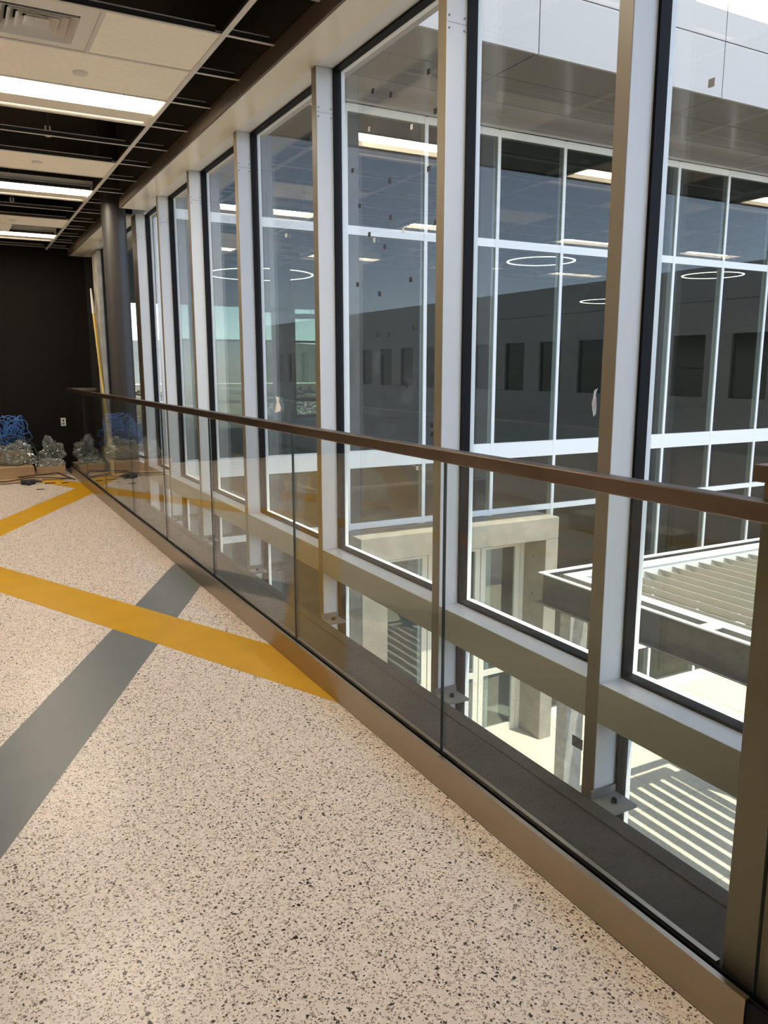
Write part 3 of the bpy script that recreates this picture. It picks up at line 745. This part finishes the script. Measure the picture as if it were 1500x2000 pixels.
# inner frame
IX0, IX1, IY0, IY1 = CX0+0.22, CX1-0.22, CY0+0.25, CY1-0.25
box('inner_flange', (IX0, IX0+0.17), (IY0, IY1), (ZT-0.015, ZT), M_GALV, cn)
box('inner_flange', (IX1-0.17, IX1), (IY0, IY1), (ZT-0.015, ZT), M_GALV, cn)
box('inner_flange', (IX0+0.17, IX1-0.17), (IY1-0.22, IY1), (ZT-0.015, ZT), M_GALV, cn)
box('inner_flange', (IX0+0.17, IX1-0.17), (IY0, IY0+0.22), (ZT-0.015, ZT), M_GALV, cn)
box('inner_web', (IX0+0.01, IX0+0.03), (IY0, IY1), (ZT-0.30, ZT-0.015), M_GALV, cn); box('inner_web', (IX1-0.03, IX1-0.01), (IY0, IY1), (ZT-0.30, ZT-0.015), M_GALV, cn)
box('inner_web', (IX0+0.03, IX1-0.03), (IY1-0.21, IY1-0.19), (ZT-0.30, ZT-0.015), M_GALV, cn); box('inner_web', (IX0+0.03, IX1-0.03), (IY0+0.19, IY0+0.21), (ZT-0.30, ZT-0.015), M_GALV, cn)
for yy in (5.42, 7.95):
    for xa, xb in ((CX0+0.07, IX0), (IX1, CX1-0.07)):
        if yy < 7.8: box('spacer_plate', (xa, xb), (yy-0.09, yy+0.09), (ZT-0.013, ZT-0.001), M_GALV, cn)
sx = IX0 + 0.17 + 0.12; sl_ = None
while sx < IX1 - 0.2:
    if sl_ is None:
        ya, yb = IY0+0.21, IY1-0.21; za, zb = ZT-0.075, ZT-0.225
        sl_ = MB().add([(sx, ya, za), (sx+.012, ya, za), (sx+.177, ya, zb), (sx+.165, ya, zb), (sx, yb, za), (sx+.012, yb, za), (sx+.177, yb, zb), (sx+.165, yb, zb)],
                       [(0, 1, 2, 3), (4, 7, 6, 5), (0, 4, 5, 1), (1, 5, 6, 2), (2, 6, 7, 3), (3, 7, 4, 0)]).obj('slat', M_SLAT, cn)
    else: again(sl_, (sx, WL[sl_].y, WL[sl_].z), cn)
    sx += 0.276
for (x, y) in ((7.05, 7.62), (11.45, 7.62), (7.05, 3.9), (11.45, 3.9)):
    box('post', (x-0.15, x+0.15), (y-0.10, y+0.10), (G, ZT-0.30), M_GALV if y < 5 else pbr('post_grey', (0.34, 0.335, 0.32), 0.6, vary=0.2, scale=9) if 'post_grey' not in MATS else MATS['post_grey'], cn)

# ------------------------------------------------------------------ glazed wing across the courtyard
FY = 12.0
wg = thing('glazed_wing', (15, 14, G), 'glazed two storey wing with white mullions and deep overhanging soffit', 'building')
WX0, WX1 = 2.83, 28.0
mx = [4.34 + 1.505*k for k in range(-1, 16)]
src = None
for x in mx:
    if x < WX0: pass
    if src is None: src = box('mullion', (x-0.033, x+0.033), (FY-0.032, FY+0.10), (G, 5.66), M_CAP, wg)
    else: again(src, (x, WL[src].y, WL[src].z), wg)
def skip_low(x): return 5.7 < x < 9.9
ROWS = [(5.55, 5.67, 'head'), (3.69, 3.83, 'transom'), (-0.13, 0.17, 'spandrel'), (-1.20, -1.09, 'transom'), (-4.62, -4.50, 'transom'), (G, G+0.16, 'base_rail')]
for (a, b, nm) in ROWS:
    s2 = None
    for x, xn in zip(mx[:-1], mx[1:]):
        if b < -2 and xn > 5.7 and x < 9.9: continue
        if s2 is None: s2 = box(nm, (x+0.033, xn-0.033), (FY-0.028, FY+0.08), (a, b), M_CAP, wg)
        else: again(s2, ((x+xn)/2, WL[s2].y, WL[s2].z), wg)
GL = [(3.83, 5.55), (0.17, 3.69), (-1.09, -0.13), (-4.50, -1.20), (G+0.16, -4.62)]
for (a, b) in GL:
    s2 = None
    for x, xn in zip(mx[:-1], mx[1:]):
        if b < -1.1 and xn > 5.7 and x < 9.9: continue
        if s2 is None: s2 = box('pane', (x+0.033, xn-0.033), (FY-0.006, FY+0.006), (a, b), M_FGL, wg)
        else: again(s2, ((x+xn)/2, FY, WL[s2].z), wg)
# soffit and fascia
SY0 = 9.30
sx0 = 2.32; pw = 3.72
xs = [7.50 + pw*k for k in range(-1, 6)]
xs = [2.32] + [x for x in xs if x > 3] + [28.0]
s_y = [SY0+0.06, 10.29, 11.25, FY-0.06]
for x, xn in zip(xs[:-1], xs[1:]):
    for a, b in zip(s_y[:-1], s_y[1:]):
        box('soffit_panel', (x+0.008, xn-0.008), (a+0.008, b-0.008), (5.82, 5.84), M_SOFP, wg)
    for a, b in ((5.80, 6.62), (6.635, 7.4)):
        box('fascia_panel', (x+0.008, xn-0.008), (SY0, SY0+0.05), (a, b), M_FASW, wg)
box('soffit_backing', (2.32, 28), (SY0+0.05, FY+0.1), (5.85, 6.0), M_BLACK, wg)
box('drip_trim', (2.32, 28), (FY-0.20, FY-0.07), (5.67, 5.82), M_SOFP, wg)
box('roof', (2.32, 28), (SY0+0.05, 24), (6.9, 7.2), M_INT, wg)
# floors, walls, back glazing
box('floor_slab', (WX0+0.05, 28), (FY+0.10, 24), (-0.13, 0.0), M_INTF, wg)
box('ground_slab', (2.5, 28), (FY, 24), (G-0.3, G+0.001), M_INTF, wg)
box('upper_ceiling', (WX0+0.05, 28), (FY+0.10, 22), (5.60, 5.8), M_INT, wg)
BY = 22.0
box('back_mullion', (5.45, 5.55), (BY, BY+0.15), (0, 3.27), M_DMUL, wg)
box('back_bulkhead', (WX0, 9.9), (BY, BY+0.2), (3.27, 5.6), M_INT, wg)
box('back_wall', (9.9, 28), (BY, BY+0.2), (0, 5.6), M_INT, wg)
box('back_wall', (2.5, 28), (BY, BY+0.2), (G, -0.13), M_INT, wg)
for k in range(-2, 1):
    x = 9.0 + 1.5*k
    box('back_mullion', (x-0.05, x+0.05), (BY, BY+0.15), (0, 3.27), M_DMUL, wg)
for zz, hh in ((2.33, 0.06), (0.62, 0.10), (0.14, 0.10)):
    box('back_transom', (5.55, 9.9), (BY+0.02, BY+0.12), (zz-hh/2, zz+hh/2), M_DMUL, wg)
box('back_pane', (5.55, 9.9), (BY+0.06, BY+0.075), (0.0, 3.27), M_FGL, wg)
box('end_wall', (27.6, 28.0), (FY+0.10, 22), (G, 5.6), M_INT, wg)
MB().cyl((7.05, 18, 0), (7.05, 18, 5.6), 0.24, 24).obj('interior_column', pbr('wing_column', (0.22, 0.22, 0.22), 0.6), wg)

# ring pendants inside the wing
def ring(c, R, lab, mat_under, thick=0.045):
    t = thing('ring_pendant', c, lab, 'pendant light', 'ring pendants in the glazed wing')
    c = Vector(c)
    def torus(r, z0, z1, w):
        n = 64; vs = []; fs = []
        for i in range(n):
            a = 2*math.pi*i/n
            for rr, z in ((r-w, z0), (r+w, z0), (r+w, z1), (r-w, z1)):
                vs.append((c.x+rr*math.cos(a), c.y+rr*math.sin(a), c.z+z))
        for i in range(n):
            j = (i+1) % n
            for k in range(4): q = (k+1) % 4; fs.append((i*4+k, i*4+q, j*4+q, j*4+k))
        return vs, fs
    MB().add(*torus(R, 0.012, 0.012+thick, 0.030)).obj('ring', M_RINGD, t)
    MB().add(*torus(R, 0.0, 0.012, 0.026)).obj('diffuser', mat_under, t)
    cm = MB()
    for k in range(3):
        a = 2*math.pi*k/3 + 0.5
        cm.cyl((c.x+R*math.cos(a), c.y+R*math.sin(a), c.z+0.05), (c.x, c.y, 5.6), 0.006, 5)
    cm.obj('suspension', M_RINGD, t)
ring((13.35, 16.2, 4.2), 0.83, 'glowing ring pendant in the wing, seen through the pane right of the second mullion', M_RING)
ring((7.4, 20.3, 3.96), 1.36, 'largest glowing ring pendant in the wing, behind the fourth mullion', M_RING)
ring((19.9, 20.5, 3.79), 0.95, 'glowing ring pendant deep in the wing, left of the nearest mullion', M_RING)
ring((19.7, 16.2, 4.2), 0.83, 'glowing ring pendant in the wing, in the rightmost pane', M_RING)
ring((6.45, 17.0, 2.80), 0.34, 'low dark ring pendant in the wing above the torn paper', M_RINGD, 0.06)
ring((7.25, 17.0, 2.68), 0.34, 'low dark ring pendant in the wing, left of the third mullion', M_RINGD, 0.06)
# red barrier leg inside the wing
rb = thing('red_barrier', (5.0, 12.75, -0.9), 'red plastic barrier leg leaning inside the wing behind the guardrail glass', 'barrier')
MB().cyl((4.90, 12.75, -0.90), (5.10, 12.75, -0.16), 0.045, 10).obj('leg', M_RED, rb)
MB().box((4.80, 5.02), (12.65, 12.85), (-0.93, -0.88)).obj('foot', M_RED, rb)

# ------------------------------------------------------------------ precast wing on the right (seen mirrored in the glass)
pc = thing('precast_building', (28.5, -8, G), 'precast concrete building with punched windows mirrored in the glazed wing', 'building')
PX = 28.0
bays = [9.0 - 3.0*k for k in range(0, 22)]
for y in bays:
    for (a, b) in ((G, 0.35), (2.95, 4.3), (4.31, 5.7)):
        box('wall_panel', (PX, PX+0.4), (y-1.495, y+1.495), (a+0.005, b-0.005), M_PRECAST, pc)
    box('pier_panel', (PX, PX+0.4), (y+0.85, y+1.495), (0.355, 2.945), M_PRECAST, pc)
    box('pier_panel', (PX, PX+0.4), (y-1.495, y-0.85), (0.355, 2.945), M_PRECAST, pc)
    w_ = box('window', (PX+0.14, PX+0.30), (y-0.85, y+0.85), (0.35, 2.95), M_PWIN, pc)
    box('sash', (PX+0.11, PX+0.14), (y-0.85, y+0.85), (1.52, 1.58), M_DMUL, w_)
box('backing', (PX+0.41, PX+8), (-55.5, 10.4), (G, 5.6), M_PRECAST, pc)
# boulders and blocks on the dirt, mirrored too
bl = 0
where = ['first', 'second', 'third', 'fourth', 'fifth', 'sixth', 'seventh', 'eighth']
for (x, y, r) in ((16.4, -10.2, .55), (18.0, -10.8, .6), (19.6, -10.9, .6), (21.2, -10.8, .7), (22.9, -11.3, .6), (24.4, -11.6, .55), (25.9, -11.2, .6), (14.8, -9.6, .6)):
    blob('boulder', (x, y, G+r*0.42), (r, r*0.8, r*0.6), M_ROCK, x*1.7, 'pale boulder on the bare dirt, %s in the row mirrored in the wing' % where[bl], 'boulder', amp=0.3, sub=3)['group'] = 'boulders on the dirt'
    bl += 1
for (x, y, l_, lab) in ((25.2, -2.3, 1.7, 'long concrete block on the dirt mirrored below the nearest handrail'), (25.0, 1.8, 2.2, 'larger concrete block on the dirt mirrored above the canopy')):
    prop(box('concrete_block', (x-0.7, x+0.7), (y-l_/2, y+l_/2), (G-0.02, G+0.75), M_CONC, bevel=0.03), lab, 'concrete block')
# loose heaps of earth
def heap(x, y, rx, ry, h, lab, seed):
    vs = []; fs = []; n, mI = 28, 9
    for a in range(mI+1):
        t = a/mI
        for b in range(n):
            an = 2*math.pi*b/n; k = 1 + 0.18*noise.noise((math.cos(an)*2+seed, math.sin(an)*2, t*2))
            vs.append((x+rx*t*k*math.cos(an), y+ry*t*k*math.sin(an), G-0.03 + h*(1-t)**1.2*(1+0.25*noise.noise((an*2, t*5, seed)))))
    for a in range(mI):
        for b in range(n): fs.append((a*n+b, a*n+(b+1) % n, (a+1)*n+(b+1) % n, (a+1)*n+b))
    prop(MB().add(vs, fs).obj('dirt_heap', M_DIRT, smooth=True), lab, 'dirt heap')
heap(20, -6.5, 3.5, 2.4, 1.0, 'wide heap of earth in front of the mirrored boulders', 2.2)
heap(25.4, 6.5, 2.2, 2.2, 0.7, 'low heap of earth mirrored above the louvre canopy', 6.1)

# ------------------------------------------------------------------ land beyond
land = MB()
n = 40; vs = []; fs = []
for i in range(n+1):
    for j in range(n+1):
        x = -300 + 1100*i/n; y = 24 + 900*(j/n)**2
        z = G - 0.05 - (y-24)*0.012 + 1.5*noise.noise((x*0.01, y*0.01, 0.3)) * min(1, (y-24)/60)
        vs.append((x, y, z))
for i in range(n):
    for j in range(n):
        a = i*(n+1)+j; fs.append((a, a+n+1, a+n+2, a+1))
prop(land.add(vs, fs).obj('field', M_LAND, smooth=True), 'dry olive field stretching away behind the glazed wing', 'field', kind='structure')
bm_ = MB(); vs = []; fs = []
nn = 70
for i in range(nn+1):
    x = -1600 + 5200*i/nn; h = 62 + 30*noise.noise((x*0.0012, 3.3, 0)) + 10*noise.noise((x*0.006, 1.3, 0))
    vs += [(x, 1700, -30), (x, 1900, h), (x, 2300, -30)]
for i in range(nn): q = 3*i; fs += [(q, q+3, q+4, q+1), (q+1, q+4, q+5, q+2)]
prop(bm_.add(vs, fs).obj('hills', M_HILL, smooth=True), 'long low grey hills along the horizon', 'hill', kind='structure')
sh_ = MB(); st_ = MB()
for j in range(1500):
    y = 62 + 420*random.random()**1.6; x = y*random.uniform(0.12, 0.62)
    z = G - 0.05 - (y-24)*0.012 + 1.5*noise.noise((x*0.01, y*0.01, 0.3))*min(1, (y-24)/60)
    dk = j % 3 < 2; r = random.uniform(0.25, 0.8)*(1+y/260)*(1.0 if dk else 0.6)
    vs = [(x+r*a_*random.uniform(.7, 1.3), y+r*b_*random.uniform(.7, 1.3), z+r*(0.15+0.7*c_)*random.uniform(.7, 1.2)) for a_, b_, c_ in ((1,0,0.3),(-1,0,0.3),(0,1,0.3),(0,-1,0.3),(0,0,1),(0,0,-0.4))]
    (sh_ if dk else st_).add(vs, [(0,2,4),(2,1,4),(1,3,4),(3,0,4),(2,0,5),(1,2,5),(3,1,5),(0,3,5)])
prop(sh_.obj('shrubs', pbr('shrub', (0.035, 0.04, 0.025), 1.0)), 'dark scattered shrubs over the dry field', 'shrub', kind='stuff')
prop(st_.obj('pale_rubble', M_RIP), 'pale rubble scattered over the dry field', 'rubble', kind='stuff')
# riprap bank
rp = MB()
for j in range(900):
    x = random.uniform(14, 34); u = random.random(); y = 58 + 4*u; z = -2.2 + 1.1*u
    r = random.uniform(0.10, 0.24); a = random.uniform(0, 3)
    vs = [(x+r*sx_*random.uniform(.6, 1.2), y+r*sy_*random.uniform(.6, 1.2), z+r*sz_*random.uniform(.5, 1.0)) for sx_, sy_, sz_ in ((1,0,0),(-1,0,0),(0,1,0),(0,-1,0),(0,0,1),(0,0,-1))]
    rp.add(vs, [(0,2,4),(2,1,4),(1,3,4),(3,0,4),(2,0,5),(1,2,5),(3,1,5),(0,3,5)])
prop(rp.obj('riprap', M_RIP), 'white broken rock riprap spread on the bank beyond the wing', 'rock', kind='stuff')
prop(MB().add([(10, 57.6, -8), (38, 57.6, -8), (38, 58, -2.35), (10, 58, -2.35), (10, 62.2, -1.2), (38, 62.2, -1.2), (10, 80, -8), (38, 80, -8)],
     [(0, 1, 2, 3), (3, 2, 5, 4), (4, 5, 7, 6), (0, 6, 7, 1), (0, 3, 4, 6), (1, 7, 5, 2)]).obj('earth_bank', M_LAND), 'earth bank carrying the broken white rock', 'bank', kind='structure')
ub = thing('site_cabin', (13.2, 40, -6.2), 'cream site cabin on the field, seen low through the fifth pane', 'cabin')
box('walls', (12.5, 13.9), (40, 42), (-6.2, 0.35), pbr('cabin_cream', (0.72, 0.62, 0.45), 0.8), ub)
box('roof', (12.4, 14.0), (39.9, 42.1), (0.35, 0.5), M_GALV, ub)
